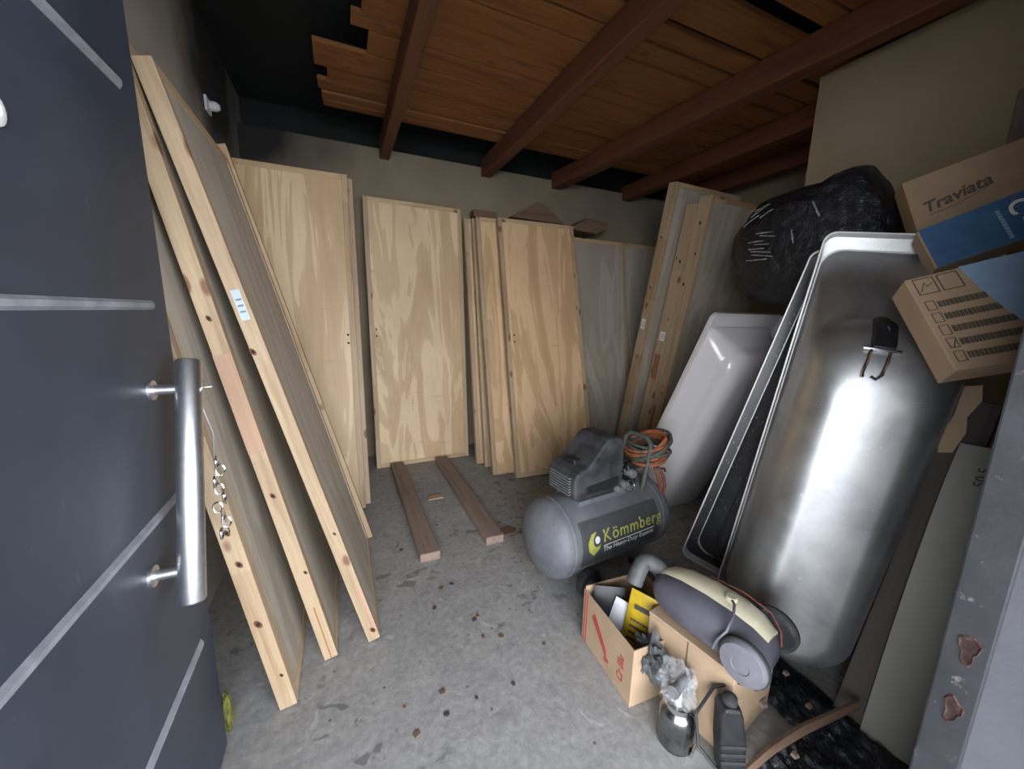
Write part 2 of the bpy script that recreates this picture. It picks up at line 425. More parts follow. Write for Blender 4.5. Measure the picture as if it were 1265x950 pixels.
# ------------------------------------------------------------------ steel door leaf, opened against the left wall
md = struct(empty('door_1', (-.352, .195, .02)))
DW, DHH = .895, 2.04
MB().box((-.036, 0, 0), (0, DW, DHH)).build('door_sheet', M['door_paint'], md, bevel=.003)
MB().box((-.040, DW-.004, 0), (-.010, DW+.004, DHH)).build('door_edge', M['post'], md, bevel=.002)
def rib(p, q, wdt=.016):
    a = Vector((0, p[0]-.195, p[1]-.02)); b = Vector((0, q[0]-.195, q[1]-.02)); d = (b-a).normalized(); n = Vector((0, -d.z, d.y))*wdt/2
    mbq = MB(); base = [a+n, b+n, b-n, a-n]; top = [a+n*.4+d*.008, b+n*.4-d*.008, b-n*.4-d*.008, a-n*.4+d*.008]
    mbq.rings([[Vector((-.001, p.y, p.z)) for p in base], [Vector((.007, p.y, p.z)) for p in top]])
    return mbq.build('pressed_rib', M['rib_paint'], md)
RIBS = [((.27, z), (1.02, z+.004)) for z in (1.995, 1.60, 1.20, .79, .405)]
RIB_OBJS = [rib(a, b, (.020)) for i, (a, b) in enumerate(RIBS)]
h0 = Vector((.060, .832-.195, .645-.02)); h1 = Vector((.060, .976-.195, 1.095-.02)); hl = (h1-h0).length
hm = Matrix.Translation(h0) @ (h1-h0).to_track_quat('Z', 'Y').to_matrix().to_4x4()
handle = MB().lathe([(.012, 0), (.020, 0), (.022, .003), (.022, hl-.003), (.020, hl), (.012, hl)], 24, hm).build('pull_handle', M['steel'], md, smooth=True)
for u in (.13, .875):
    p = h0.lerp(h1, u)
    MB().lathe([(.020, 0), (.020, .005), (.010, .007), (.010, .05)], 16, Matrix.Translation((0, p.y, p.z)) @ Matrix.Rotation(R(90), 4, 'Y')).build('standoff', M['steel'], handle, smooth=True)
q = MB(); q.lathe([(.016, 0), (.020, .004), (.016, .006), (.010, .006), (.010, .001)], 20, Matrix.Translation((0, .678-.195, 1.40)) @ Matrix.Rotation(R(90), 4, 'Y'))
q.build('lock_ring', M['white_print'], md, smooth=True)

# ------------------------------------------------------------------ door slabs
def door(label, B, yaw, lean, W=.74, L=2.03, T=.05, face='ply', group=None, holes=None, sticker=None, name='wooden_door', tilt=0, stile_w=.034, knots=(), patches=()):
    rot = Matrix.Rotation(R(yaw), 4, 'Z') @ Matrix.Rotation(R(-lean), 4, 'X') @ Matrix.Rotation(R(tilt), 4, 'Y')
    zoff = T*math.sin(R(lean)) if lean > 0 else 0
    if tilt: zoff += W*abs(math.sin(R(tilt)))
    e = empty(name, (B[0], B[1], zoff + (B[2] if len(B) > 2 else 0) + .001), rot.to_3x3())
    tag(e, label, 'door', group)
    sw = stile_w
    for x in (0, W-sw): MB().box((x, 0, 0), (x+sw, T, L)).build('stile', M['pine'], e, bevel=.0025)
    for z in (0, L-sw): MB().box((sw, .001, z), (W-sw, T-.001, z+sw)).build('rail', M['pine_x'], e, bevel=.0025)
    MB().box((sw, .004, sw), (W-sw, .010, L-sw)).build('panel', M[face], e)
    MB().box((sw, T-.010, sw), (W-sw, T-.004, L-sw)).build('panel', M[face], e)
    if holes is not None:
        for z in (1.02, 1.07):
            q = MB(); q.lathe([(.0065, -.0006), (.0065, .0012), (.001, .0014)], 12, Matrix.Translation((holes, .003 if sw < holes < W-sw else 0, z)) @ Matrix.Rotation(R(90), 4, 'X'))
            q.build('lock_hole', M['hole'], e)
    for (z, fy, rr) in knots:
        bl = [(fy*T + rr*.8*math.cos(2*math.pi*k/12), z + rr*1.15*math.sin(2*math.pi*k/12+.4)) for k in range(12)]
        kn = MB().rings([[Vector((.002, a, b)) for a, b in bl], [Vector((-.0006, a, b)) for a, b in bl]]).build('knot', M['knot'], e)
        bl = [(fy*T + rr*.45*math.cos(2*math.pi*k/10), z + rr*.6*math.sin(2*math.pi*k/10)) for k in range(10)]
        MB().rings([[Vector((.001, a, b)) for a, b in bl], [Vector((-.0009, a, b)) for a, b in bl]]).build('knot_core', M['hole'], kn)
    for (z0, z1, f0, f1, pm) in patches:
        MB().box((-.0004, T*f0, z0), (.002, T*f1, z1)).build('finger_joint_block', M[pm], e)
    if sticker:
        z, col, hh = sticker
        s = MB().box((-.0008, T*.25, z), (.0002, T*.75, z+hh)).build('sticker', M[col], e)
        for i in range(3):
            MB().box((-.0012, T*.32, z+hh*(.25+.2*i)), (-.0009, T*.66, z+hh*(.31+.2*i))).build('print_line', M['alloy'], s)
    return e

G = 'plywood doors stored in the shed'
# stack leaning on the left wall: long edges towards the camera
door('wooden door leaning on the left wall, right behind the steel door handle', (-.189, 1.15), 90, 9.3, W=.72, L=1.86, T=.048, face='ply_grey_shade', group=G, knots=((.614, .5, .009), (.514, .45, .010), (.314, .55, .012), (.12, .3, .006)))
door('wooden door leaning between the two other slanted doors on the left', (-.076, 1.285), 90, 11.2, W=.70, L=1.86, T=.044, face='ply_grey_shade', group=G, knots=((.645, .5, .009), (.355, .2, .007), (1.19, .5, .008)), patches=((.79, 1.09, 0, 1, 'pine_pink'), (.0, .22, .42, .52, 'pine_red')))
door('slanted wooden door on the left with a pale blue sticker on its edge', (.067, 1.306), 90, 14.2, W=.68, L=1.84, T=.042, face='ply_grey_shade', group=G, sticker=(1.20, 'pale_sticker', .085), knots=((.468, .35, .006), (.045, .35, .011), (1.11, .85, .010)), patches=((.03, .24, 0, .4, 'pine_pink'),))
e = tag(empty('wooden_board', (.090, 1.995, .012), (Matrix.Rotation(R(90), 4, 'Z') @ Matrix.Rotation(R(-14.6), 4, 'X')).to_3x3()), 'slender pale board leaning behind the door with the blue sticker', 'board')
MB().box((0, 0, 0), (.03, .038, 1.90)).build('board', M['pine'], e, bevel=.003)
# against the back wall
door('widest visible plywood door left of the free-standing one, two lock holes at its right edge', (-.538, 2.345), 0, 10.0, W=.613, L=2.04, T=.028, group=G, holes=.568)
door('plywood door tucked just behind the leftmost facing door, only its right edge showing', (-.52, 2.395), 0, 9.8, W=.625, L=2.03, T=.03, group=G)
door('plywood door standing alone on the two floor battens at the back wall', (.187, 2.955, .0), 1.5, 5.2, W=.745, L=2.03, T=.035, group=G, holes=.05)
g2 = 'plywood doors in the middle stack'
door('frontmost orange-brown plywood door of the middle stack', (1.118, 2.39), -2.5, 14.8, W=.665, L=1.99, T=.045, face='ply_orange', group=g2, holes=.065)
door('plywood door second from the front in the middle stack', (.975, 2.50), -2.0, 14.0, W=.70, L=1.99, T=.045, face='ply_orange', group=g2)
door('plywood door third from the front in the middle stack', (.975, 2.67), -1.0, 11.0, W=.70, L=1.97, T=.04, group=g2)
door('rearmost plywood door of the middle stack, nearest the free-standing door', (.935, 2.76), 0, 10.0, W=.70, L=1.97, T=.04, group=g2)
g3 = 'plywood doors behind the compressor'
door('dull grey plywood door right of the middle stack', (1.83, 2.72), 0, 9, W=.64, L=1.90, T=.04, face='ply_grey_shade', group=g3)
door('brownish plywood door mostly hidden behind the dull grey one', (2.28, 2.86), 0, 7, W=.66, L=1.91, T=.04, face='ply_grey_shade', group=g3)
# stack on the right leaning towards the camera
g4 = 'wooden doors by the white bath'
door('wooden door right of the compressor showing a grey plywood face and knotty edge', (2.27, 2.27), 2, -9.5, W=.74, L=2.03, T=.10, face='ply_grey_shade', group=g4, knots=((1.66, .3, .010), (1.45, .7, .012), (.62, .35, .010), (1.86, .5, .012)), patches=((.0, .5, .6, .85, 'pine_red'),))
door('knotty wooden door edge with a white sticker, beside the grey plywood face', (2.262, 2.375), 2, -9.5, W=.74, L=2.0, T=.095, face='ply_grey_shade', group=g4, sticker=(1.03, 'white_print', .07), knots=((1.62, .4, .012), (1.64, .8, .009), (1.2, .3, .008)), patches=((.72, .92, .2, .8, 'pine_red'),))
door('tallest wooden door above the compressor with a white sticker low on its pale edge', (2.17, 2.53), 2, -10.0, W=.70, L=2.165, T=.075, face='ply_grey_shade', group=g4, sticker=(1.12, 'white_print', .08), knots=((1.80, .5, .010), (1.44, .6, .010), (.9, .4, .008)))
q = MB().box((2.44, 1.34, 0), (2.60, 1.40, 1.95)); tag(q.build('board', M['red_wood'], bevel=.004), 'reddish brown board standing between the black bag and the grey plywood face', 'board')

# old timber pieces lying on top of the doors
def chunk(name, pts, y0, y1, mat, label, cat):
    return tag(MB().prism(pts, y0, y1).build(name, mat, bevel=.006), label, cat)
chunk('wood_offcut', [(1.30, 1.985), (1.82, 1.975), (1.60, 2.12), (1.55, 2.125)], 3.02, 3.20, M['old_wood'], 'triangular brown wood piece lying on top of the middle door stack', 'wood')
chunk('wood_offcut', [(1.83, 1.94), (2.12, 1.925), (2.22, 1.97), (2.24, 2.03), (2.02, 2.045)], 2.98, 3.18, M['old_wood'], 'dark leaf-shaped wood piece lying on top of the grey door', 'wood')
chunk('wood_offcut', [(1.02, 1.975), (1.22, 1.975), (1.22, 2.03), (1.02, 2.03)], 3.12, 3.22, M['old_wood'], 'small dark block of wood behind the middle door stack', 'wood')

# floor battens
for (a, b, lab) in (((.285, 1.69), (.385, 2.93), 'brown timber batten on the floor, the one nearer the slanted doors'), ((.632, 1.705), (.732, 2.93), 'brown timber batten on the floor, the one nearer the compressor')):
    tag(MB().box((a[0], a[1], 0), (b[0], b[1], .045)).build('floor_batten', M['batten'], bevel=.006), lab, 'batten', 'floor battens')

# small fitting on the left wall
e = tag(empty('wall_bracket', (XL, 2.56, 2.16)), 'small pale fitting fixed high on the left wall', 'bracket')
MB().box((0, -.04, 0), (.012, .04, .07)).build('plate', M['paper'], e, bevel=.004)
MB().lathe([(.022, 0), (.022, .03), (.012, .045)], 12, Matrix.Translation((.01, .01, .04)) @ Matrix.Rotation(R(90), 4, 'Y')).build('knob', M['paper'], e, smooth=True)

# ------------------------------------------------------------------ bathtubs
def tub(name, label, P, tilt, yaw, length, width, depth, body, rim, lip=.03, slope_top=.30, inset=.055, inset_top=.055, n_exp=.06, group=None, taper=.10, rim_r=.035):
    """rim plane through P (middle of the far/bottom end), length runs up, open side to the wall"""
    if yaw is None:          # P = bottom left rim corner, tilt = (axis up, rim direction to the right)
        u = Vector(tilt[0]).normalized(); wv = Vector(tilt[1]); wv = (wv - u*wv.dot(u)).normalized(); xl = -(wv.cross(u))
        rot = Matrix((xl, -wv, u)).transposed(); P = Vector(P) + wv*width/2
    else: rot = (Matrix.Rotation(R(yaw), 4, 'Z') @ Matrix.Rotation(R(tilt), 4, 'Y')).to_3x3()
    e = empty(name, P, rot); tag(e, label, 'bathtub', group)
    NC = 10
    def ring(z0, z1, hw, w, rad):
        out = []; rad = min(rad, hw*.97)
        for (cy, cz, a0) in ((hw-rad, z1-rad, 0), (-hw+rad, z1-rad, 90), (-hw+rad, z0+rad, 180), (hw-rad, z0+rad, 270)):
            for k in range(NC):
                a = R(a0 + 90*k/(NC-1)); out.append(Vector((-w, cy+rad*math.cos(a), cz+rad*math.sin(a))))
        return out
    hw = width/2; L = length; i = inset; it = inset_top
    prof = []   # depth, bottom end, top end, half width, corner radius
    for s in range(13):
        u = s/12
        w = depth*u*.6
        prof.append((w, i + taper*.3*u, L - it - slope_top*u**1.25, hw - i - taper*u**1.3, n_exp*(1+1.0*u)))
    for s in range(1, 8):
        u = s/7; w = depth*(.6 + .4*math.sin(u*math.pi/2)); k = depth*.4*(1-math.cos(u*math.pi/2))
        prof.append((w, i + taper*.3 + k*.5, L - it - slope_top - k*1.3, hw - i - taper - min(k, (hw-i-taper)*.55*k/(depth*.4)), n_exp*2))
    outer = [ring(z0, z1, h, w, ex) for w, z0, z1, h, ex in prof]
    q = MB(); q.rings(outer, cap0=False, cap1=True)
    q.build('tub_body', M[body], e, smooth='all')
    inner = [ring(z0+.006, z1-.006, h-.006, w-.006, ex) for w, z0, z1, h, ex in prof]
    q = MB(); q.rings(inner, cap0=False, cap1=True); q.build('tub_inside', M['enamel'], e, smooth='all')
    rr = rim_r
    q = MB(); q.rings([ring(i, L-it, hw-i, 0, n_exp), ring(.004, L-.004, hw-.004, -.001, rr), ring(0, L, hw, .006, rr), ring(0, L, hw, lip, rr), ring(.005, L-.005, hw-.005, lip, rr), ring(.007, L-.007, hw-.007, .01, rr)], False, False)
    q.build('rim', M[rim], e, smooth=True)
    q = MB(); q.rings([ring(.007, L-.007, hw-.007, .0102, rr), ring(i-.004, L-it+.004, hw-i+.004, .0062, n_exp)], False, False); q.build('flange_underside', M[body], e)
    return e, prof
T1, prof1 = tub('bathtub', 'steel bathtub standing on end nearest the door post, speckled grey underside towards the room', (1.441, .989, .081), ((.111, -.084, .99), (.524, -.842, -.13)), None, 1.437, .43, .40, 'tub', 'enamel', lip=.06, slope_top=.24, inset=.016, inset_top=.05, taper=.025, group='bathtubs on end')
# overflow slot and bracket on the end wall
def on_tub(z, y, off=.0):      # surface point of the end wall of tub 1; y measured from its left rim
    L_, i, sl, dep = 1.437, .05, .24, .40; z1 = L_-i-sl
    if z >= z1: w_ = dep*.6*max(0, (L_-i-z)/sl)**(1/1.25)
    else:
        k = min(1, (z1-z)/(1.3*dep*.4)); w_ = dep*(.6+.4*math.sin(math.acos(1-k)))
    return Vector((-w_-off, .215-y, z))
slot = [(.190+.026*math.cos(math.pi*k/16), 1.13+.030*math.sin(math.pi*k/16)) for k in range(17)] + [(.164, 1.08), (.166, 1.065), (.214, 1.065), (.216, 1.08)]
q = MB(); q.rings([[on_tub(z, y, -.004) for y, z in slot], [on_tub(z, y, .016) for y, z in slot], [on_tub(1.10+(z-1.10)*.85, .19+(y-.19)*.85, .030) for y, z in slot]]); q.build('overflow_cover', M['black'], T1, smooth=True)
for dy in (-.020, .020):
    q = MB(); q.tube([on_tub(1.065, .188+dy, .005), on_tub(1.03, .186+dy, .008), on_tub(.995, .182+dy, .007), on_tub(.982, .178+dy*.7, .006), on_tub(.988, .172+dy*.4, .006)], .0045, 6); q.build('bracket_hook', M['chrome'], T1, smooth=True)
q = MB(); q.tube([on_tub(1.062, .15, .006), on_tub(1.062, .19, .008), on_tub(1.062, .228, .006)], .005, 6); q.build('bracket_bar', M['chrome'], T1, smooth=True)
T2, _ = tub('bathtub', 'dark bathtub standing on end right behind the grey one, white rim showing', (1.453, 1.187, .10), ((.163, -.171, .97), (.528, -.849, -.10)), None, 1.405, .42, .10, 'tub_black', 'enamel', lip=.055, slope_top=.18, inset=.045, taper=.06, group='bathtubs on end')
T3, _ = tub('bathtub', 'glossy white acrylic bathtub leaning lower behind the compressor', (1.98, 1.90, .0), -23, 90, 1.345, .56, .22, 'acrylic', 'acrylic', lip=.03, slope_top=.06, inset=.02, inset_top=.085, n_exp=.055, taper=.05, group='bathtubs on end')

# ------------------------------------------------------------------ black bag
e = tag(empty('rubbish_bag', (2.01, 1.16, 1.54)), 'full black plastic bag wrapped in clear tape on top of the bathtubs', 'bag')
bm = bmesh.new(); bmesh.ops.create_icosphere(bm, subdivisions=5, radius=1)
for v in bm.verts:
    p = v.co.copy(); n1 = noise.fractal(p*1.6+Vector((3, 1, 7)), 1, 2, 4); n2 = noise.noise(p*7)
    ex = lambda c: math.copysign(abs(c)**.78, c)
    v.co = Vector((ex(p.x)*.17, ex(p.y)*.325, ex(p.z)*.26))*(1+.07*n1+.02*n2)
    if p.z > .55 and p.y < -.2: v.co.z += .05*(p.z-.55)*(-p.y)*6
me = bpy.data.meshes.new('bag_body'); bm.to_mesh(me); bm.free()
for pp in me.polygons: pp.use_smooth = True
me.materials.append(M['bag']); o = bpy.data.objects.new('bag_body', me); C.objects.link(o); o.parent = e
BAG = o
for (y0, z0, wd, ht, ang) in [(.09+rng.uniform(-.03, .03), -.06+.017*k, rng.uniform(.07, .11), .006, 8+rng.uniform(-6, 6)) for k in range(8)] + [(.13+rng.uniform(-.04, .04), .13+.018*k, rng.uniform(.06, .12), .005, -22+rng.uniform(-8, 8)) for k in range(4)] + [(-.12, .12, .08, .006, 60), (-.05, .02, .06, .005, 75)]:
    q = MB(); nn = 8; vs = []
    for i in range(nn+1):
        for j in range(nn+1):
            a = (i/nn-.5)*wd; b = (j/nn-.5)*ht; ca, sa = math.cos(R(ang)), math.sin(R(ang))
            yy = y0+a*ca-b*sa; zz = z0+a*sa+b*ca
            t = max(0, 1-(abs(yy)/.36)**2.5-(abs(zz)/.27)**2.5)
            vs.append((-.182*t**.40-.012+rng.uniform(-.004, .004), yy, zz))
    fs = [(i*(nn+1)+j, i*(nn+1)+j+1, (i+1)*(nn+1)+j+1, (i+1)*(nn+1)+j) for i in range(nn) for j in range(nn)]
    q.add(vs, fs); q.build('tape_glint', M['tape'], e)  # pale tape strips, laid as thin streaks to paint glints on the bag

# ------------------------------------------------------------------ boxes stacked at the upper right
def frame_from(TL, ux, uz):
    """matrix: local x along the face to the right, local z up the face, local y into the box"""
    x = Vector(ux).normalized(); z = Vector(uz); z = (z - x*z.dot(x)).normalized(); y = z.cross(x)
    mm = Matrix((x, y, z)).transposed(); return mm
def placed(name, corner, ux, uz):
    return empty(name, corner, frame_from(None, ux, uz))
BX = {}
def face_fn(x0, z0, ang=0, sc=1, off=-.0012):
    ca, sa = math.cos(R(ang)), math.sin(R(ang))
    return lambda c: Vector((x0 + (c.x*ca - c.y*sa)*sc, off - c.z, z0 + (c.x*sa + c.y*ca)*sc))
# lower tan box with tick boxes (corner = lower left of its face)
def tick_box():
    W_, H_, D_ = .23, .252, .08
    e = placed('cardboard_box', (1.24, .367, 1.098), (.678, -.66, .28), (.053, .142, .219))
    tag(e, 'tan cardboard box with printed tick boxes, lowest of the stack at upper right', 'box', 'boxes stacked at upper right')
    MB().box((0, 0, 0), (W_, D_, H_)).build('carton', M['card'], e, bevel=.003)
    def outline(x, z, a, b, t=.0025):
        q = MB()
        q.box((x, -.0012, z), (x+a, .0002, z+t)); q.box((x, -.0012, z+b-t), (x+a, .0002, z+b))
        q.box((x, -.0012, z), (x+t, .0002, z+b)); q.box((x+a-t, -.0012, z), (x+a, .0002, z+b))
        return q.build('printed_frame', M['dark_print'], e)
    outline(.012, .200, .038, .046, .002); outline(.056, .200, .038, .046, .002)
    for k in range(5):
        z = .155 - k*.034
        outline(.012, z, .017, .026, .0014)
        q = MB(); x = .033
        while x < .112+.012*k:
            a = rng.uniform(.004, .008); q.box((x, -.0010, z+.005), (x+a, .0002, z+.021)); x += a+.0013
        q.build('printed_line', M['dark_print'], e)
    q = MB(); q.tube([(.014, -.001, .036), (.019, -.001, .031), (.027, -.001, .050)], .001, 4); 
    for v in range(len(q.v)): q.v[v] = (q.v[v][0], q.v[v][1], q.v[v][2]+.024)
    q.build('pen_tick', M['ink'], e)
    q = MB(); q.tube([(.018, -.001, .208), (.030, -.001, .232), (.033, -.001, .220), (.044, -.001, .228)], .0012, 4); q.build('pen_mark', M['dark_print'], e)
    # light blue plastic sheet stuck over the right part
    pts = [(.100, .252), (.229, .252), (.229, .02), (.16, .05), (.130, .12), (.112, .19)]
    q = MB(); q.prism(pts, -.004, -.001); q.build('blue_plastic', M['light_blue'], e)
    return e
def blue_box():
    e = placed('blue_box', (1.60, .560, 1.358), (.47, -.78, .41), (0, .065, .121))
    tag(e, 'blue printed box on top of the tick box carton', 'box', 'boxes stacked at upper right')
    W_, H_, D_ = .34, .127, .09
    MB().box((.0, 0, 0), (W_, D_, H_)).build('carton', M['card'], e, bevel=.002)
    MB().box((.004, -.0012, .001), (W_, .0, H_)).build('blue_face', M['blue_box'], e)
    MB().box((.004, -.0012, H_), (W_, D_*.8, H_+.0012)).build('blue_top', M['blue_dark'], e)
    text_mesh('C', .06, face_fn(.172, .112, -90), 'lettering', M['white_print'], e, bold=.001)
    text_mesh('a', .05, face_fn(.185, .06, -90), 'lettering', M['white_print'], e, bold=.001)
    q = MB(); z = .10
    while z > .02:
        a = rng.uniform(.004, .009); q.box((.148, -.0018, z-a), (.156, -.0008, z)); z -= a+.002
    q.build('small_print', M['light_blue'], e)
    return e
def tan_box():
    e = placed('cardboard_box', (1.85, .715, 1.515), (.50, -.80, .33), (0, .18, .98))
    tag(e, 'tan cardboard box with slanted dark lettering behind the blue box', 'box', 'boxes stacked at upper right')
    W_, H_, D_ = .40, .18, .12
    MB().box((0, 0, 0), (W_, D_, H_)).build('carton', M['card'], e, bevel=.003)
    text_mesh('Traviata', .050, face_fn(.030, .05, 9, 1), 'lettering', M['dark_print'], e, shear=.25, bold=.0012)
    q = MB(); q.tube([(.04, -.001, .040), (.10, -.001, .046), (.18, -.001, .070)], .0012, 4); q.build('underline', M['dark_print'], e)
    return e
tick_box(); blue_box(); tan_box()
e = placed('board_piece', (2.10, .625, 1.638), (.35, -.93, .0), (0, .17, .98))
tag(e, 'dull brown board standing behind the lettered box at the right edge', 'board')
MB().prism([(0.0, 0), (.22, 0), (.22, .33), (0, .34)], 0, .012).build('board', M['grey_brown'], e, bevel=.002)

# torn card piece, plank and curved panel between tub and front wall
e = placed('leaning_plank', (1.352, .497, 0.002), (0, -1, -.056), (.175, -.056, 1.0))
tag(e, 'dark weathered plank leaning beside the grey bathtub', 'plank')
MB().box((0, 0, 0), (.085, .022, 1.02)).build('plank', M['dark_wood'], e, bevel=.004)
pp = [(.01, 1.05), (.012, .97), (.002, .90), (.010, .86), (.035, .87), (.045, .93), (.036, .97), (.05, 1.02), (.04, 1.06)]
MB().prism(pp, -.006, -.0005).build('torn_card', M['card'], e)
def curved_panel():
    e = tag(empty('curved_panel', (1.335, .42, .0)), 'pale curved panel with pencilled numbers leaning inside the door post', 'panel')
    q = MB(); n = 14; rows = []
    for i in range(n+1):
        u = i/n; z = .89*u; bend = .13*u - .02*math.sin(math.pi*u) + .05*max(0, u-.8)**2*9
        a = Vector((bend, -.02*u, z)); b = a + Vector((.03, -.19, 0))
        rows.append((a, b))
    vs = []; fs = []
    nrm = Vector((-.98, -.15, 0))
    for a, b in rows: vs += [a, b, b - nrm*.006, a - nrm*.006]
    for i in range(n):
        for j in range(4):
            k = (j+1) % 4; fs.append((i*4+j, i*4+k, i*4+4+k, i*4+4+j))
    fs += [(0, 1, 2, 3), (n*4+3, n*4+2, n*4+1, n*4)]
    q.add(vs, fs); q.build('sheet', M['panel'], e, smooth=True)
    x = Vector((.03, -.19, 0)).normalized()
    base = rows[-2][0] + x*.055
    def fn(c):
        return base + x*(.012 - c.y) + Vector((.3, 0, 1)).normalized()*(-.035 + c.x) + nrm*(.004 + c.z)
    text_mesh('50.5', .030, fn, 'pencil_note', M['ink'], e)
    return e
curved_panel()

# ------------------------------------------------------------------ compressor
cmp_ = tag(empty('air_compressor', (.80, 1.36, 0), (0, 0, R(7))), 'dusty dark grey air compressor with yellow lettering on its tank', 'compressor')
TR, TZ, TL = .178, .215, .595
rotx = Matrix.Translation((0, 0, TZ)) @ Matrix.Rotation(R(90), 4, 'Y')
prof = []
for k in range(9):
    t = math.pi/2*k/8; prof.append((max(.002, TR*math.sin(t)), -.085*math.cos(t)))
prof += [(TR, .012), (TR+.004, .016), (TR+.004, .026), (TR, .03), (TR, TL-.032), (TR+.002, TL-.03), (TR+.002, TL-.022), (TR, TL-.02)]
for k in range(9):
    t = math.pi/2*(1-k/8); prof.append((max(.002, TR*math.sin(t)), TL+.085*math.cos(t)))
tank = MB().lathe(prof, 48, rotx).build('tank', M['tank'], cmp_, smooth=True)
# wrap: (u along axis, v arc length upward on the near side) -> tank surface
VC = R(10)
def wrap(u, v, off=.001):
    a = VC + v/TR; return Vector((u, -(TR+off)*math.cos(a), TZ + (TR+off)*math.sin(a)))
q = MB(); vs = []; nu, nv = 16, 10; u0, u1, v0, v1 = .05, .53, -.10, .10
for i in range(nu+1):
    for j in range(nv+1): vs.append(wrap(u0+(u1-u0)*i/nu, v0+(v1-v0)*j/nv, .0012))
fs = [(i*(nv+1)+j, (i+1)*(nv+1)+j, (i+1)*(nv+1)+j+1, i*(nv+1)+j+1) for i in range(nu) for j in range(nv)]
q.add(vs, fs); dec = q.build('decal', M['decal'], tank, smooth='all')
wf = lambda ox, oy: (lambda c: wrap(ox+c.x, oy+c.y, .0022+c.z))
text_mesh('Kömmberg', .076, wf(.165, -.008), 'lettering', M['lime_print'], tank, extrude=.0003, bold=.0006, space=1.12)
text_mesh('The Heavy-Duty Experts', .032, wf(.167, -.052), 'tagline', M['white_print'], tank, extrude=.0003)
q = MB(); vs = []
for i in range(11):
    u = .167+.325*i/10; vs += [wrap(u, -.0265, .002), wrap(u, -.0225, .002)]
q.add(vs, [(2*i, 2*i+2, 2*i+3, 2*i+1) for i in range(10)]); q.build('underline', M['white_print'], tank)
hexo = [(.038*math.cos(R(60*k+20)), .052*math.sin(R(60*k+20))) for k in range(6)]
# open hexagon nut with a bite at the upper right
poly = [(.018, .046), (-.012, .040), (-.034, .008), (-.030, -.030), (-.002, -.056), (.030, -.030), (.034, -.010), (.020, -.018), (.004, -.016), (-.006, .0), (-.004, .020), (.006, .032)]
cxo, cyo = .115, .0
q = MB(); q.add([wrap(cxo+x, cyo+yv, .0022) for x, yv in poly], [(0,1,2,9,10,11), (2,3,4,8,9), (4,5,6,7,8)]); q.build('nut_logo', M['lime_print'], tank)
q = MB(); q.add([wrap(cxo+.018+.014*math.cos(2*math.pi*k/16), cyo+.010+.016*math.sin(2*math.pi*k/16), .0022) for k in range(16)], [tuple(range(16))]); q.build('dot_logo', M['white_print'], tank)
# handle bars along the dome (dark strap marks are dents), feet and wheels
for sy in (-1, 1):
    q = MB(); q.lathe([(.02, -.018), (.055, -.018), (.062, -.01), (.062, .01), (.055, .018), (.02, .018)], 24, Matrix.Translation((.10, sy*.17, .062)) @ Matrix.Rotation(R(90), 4, 'X'))
    wh = q.build('wheel', M['black_rubber'], cmp_, smooth=True)
    MB().lathe([(.004, -.02), (.026, -.021), (.026, .021), (.004, .02)], 16, Matrix.Translation((.10, sy*.17, .062)) @ Matrix.Rotation(R(90), 4, 'X')).build('wheel_hub', M['alloy'], wh, smooth=True)
    MB().tube([(.10, sy*.10, .12), (.10, sy*.15, .062)], .012, 8).build('axle_bracket', M['tank'], cmp_, smooth=True)
    q = MB(); q.lathe([(.02, 0), (.024, .004), (.022, .03), (.016, .034)], 14, Matrix.Translation((.45, sy*.11, .0))); q.build('rubber_foot', M['black_rubber'], cmp_, smooth=True)
    MB().box((.43, sy*.11-.015, .034), (.47, sy*.11+.015, .11)).build('foot_bracket', M['tank'], cmp_, bevel=.002)
# motor shroud: wedge-like hood, low vented nose to the left, tall rear
zt = TZ+TR
MB().box((.10, -.085, zt-.02), (.46, .085, zt+.012)).build('mounting_plate', M['tank'], cmp_, bevel=.003)
hs_ = 1.0
hood_side = [(.040, .02), (.065, .0), (.30, .0), (.325, .05), (.325, .24), (.295, .265), (.225, .265), (.205, .25), (.115, .155), (.055, .132), (.036, .11)]
q = MB(); q.prism([(x+.02, z+zt+.008) for x, z in hood_side], -.098, .098)
hood = q.build('motor_hood', M['shroud'], cmp_, bevel=.012, seg=3)
for k in range(7):
    z = zt+.040+k*.0125
    MB().box((.046, -.070, z), (.060, .070, z+.006)).build('vent_slat', M['alloy'], hood, bevel=.001)
q = MB(); q.prism([(.11, zt+.04), (.315, zt+.04), (.315, zt+.09), (.12, zt+.075)], -.104, -.096); q.build('side_rib', M['black'], hood, bevel=.004)
MB().box((.105, -.03, zt+.150), (.145, .03, zt+.178), Matrix.Translation((0, 0, 0))).build('latch', M['black'], hood, bevel=.006)
# pump, regulator, gauge, pressure switch
MB().box((.325, -.06, zt), (.375, .06, zt+.15)).build('pump_block', M['alloy'], cmp_, bevel=.01)
for k in range(4): MB().box((.322, -.068, zt+.05+k*.022), (.378, .068, zt+.056+k*.022)).build('cooling_fin', M['alloy'], cmp_, bevel=.001)
MB().box((.385, -.05, zt+.02), (.46, .05, zt+.13)).build('pressure_switch', M['black'], cmp_, bevel=.01)
for (x, yv, zz, r_) in ((.31, -.10, .028, .018), (.35, -.105, .04, .021), (.40, -.10, .085, .022)):
    MB().lathe([(r_*.5, -.03), (r_, -.03), (r_, .01), (r_*.8, .018)], 14, Matrix.Translation((x, yv, zt+zz)) @ Matrix.Rotation(R(90), 4, 'X')).build('regulator_knob', M['alloy'], cmp_, smooth=True)
MB().lathe([(.004, 0), (.024, 0), (.026, .004), (.026, .02), (.02, .024), (.004, .022)], 18, Matrix.Translation((.405, -.075, zt+.10)) @ Matrix.Rotation(R(65), 4, 'X')).build('gauge', M['black'], cmp_, smooth=True)
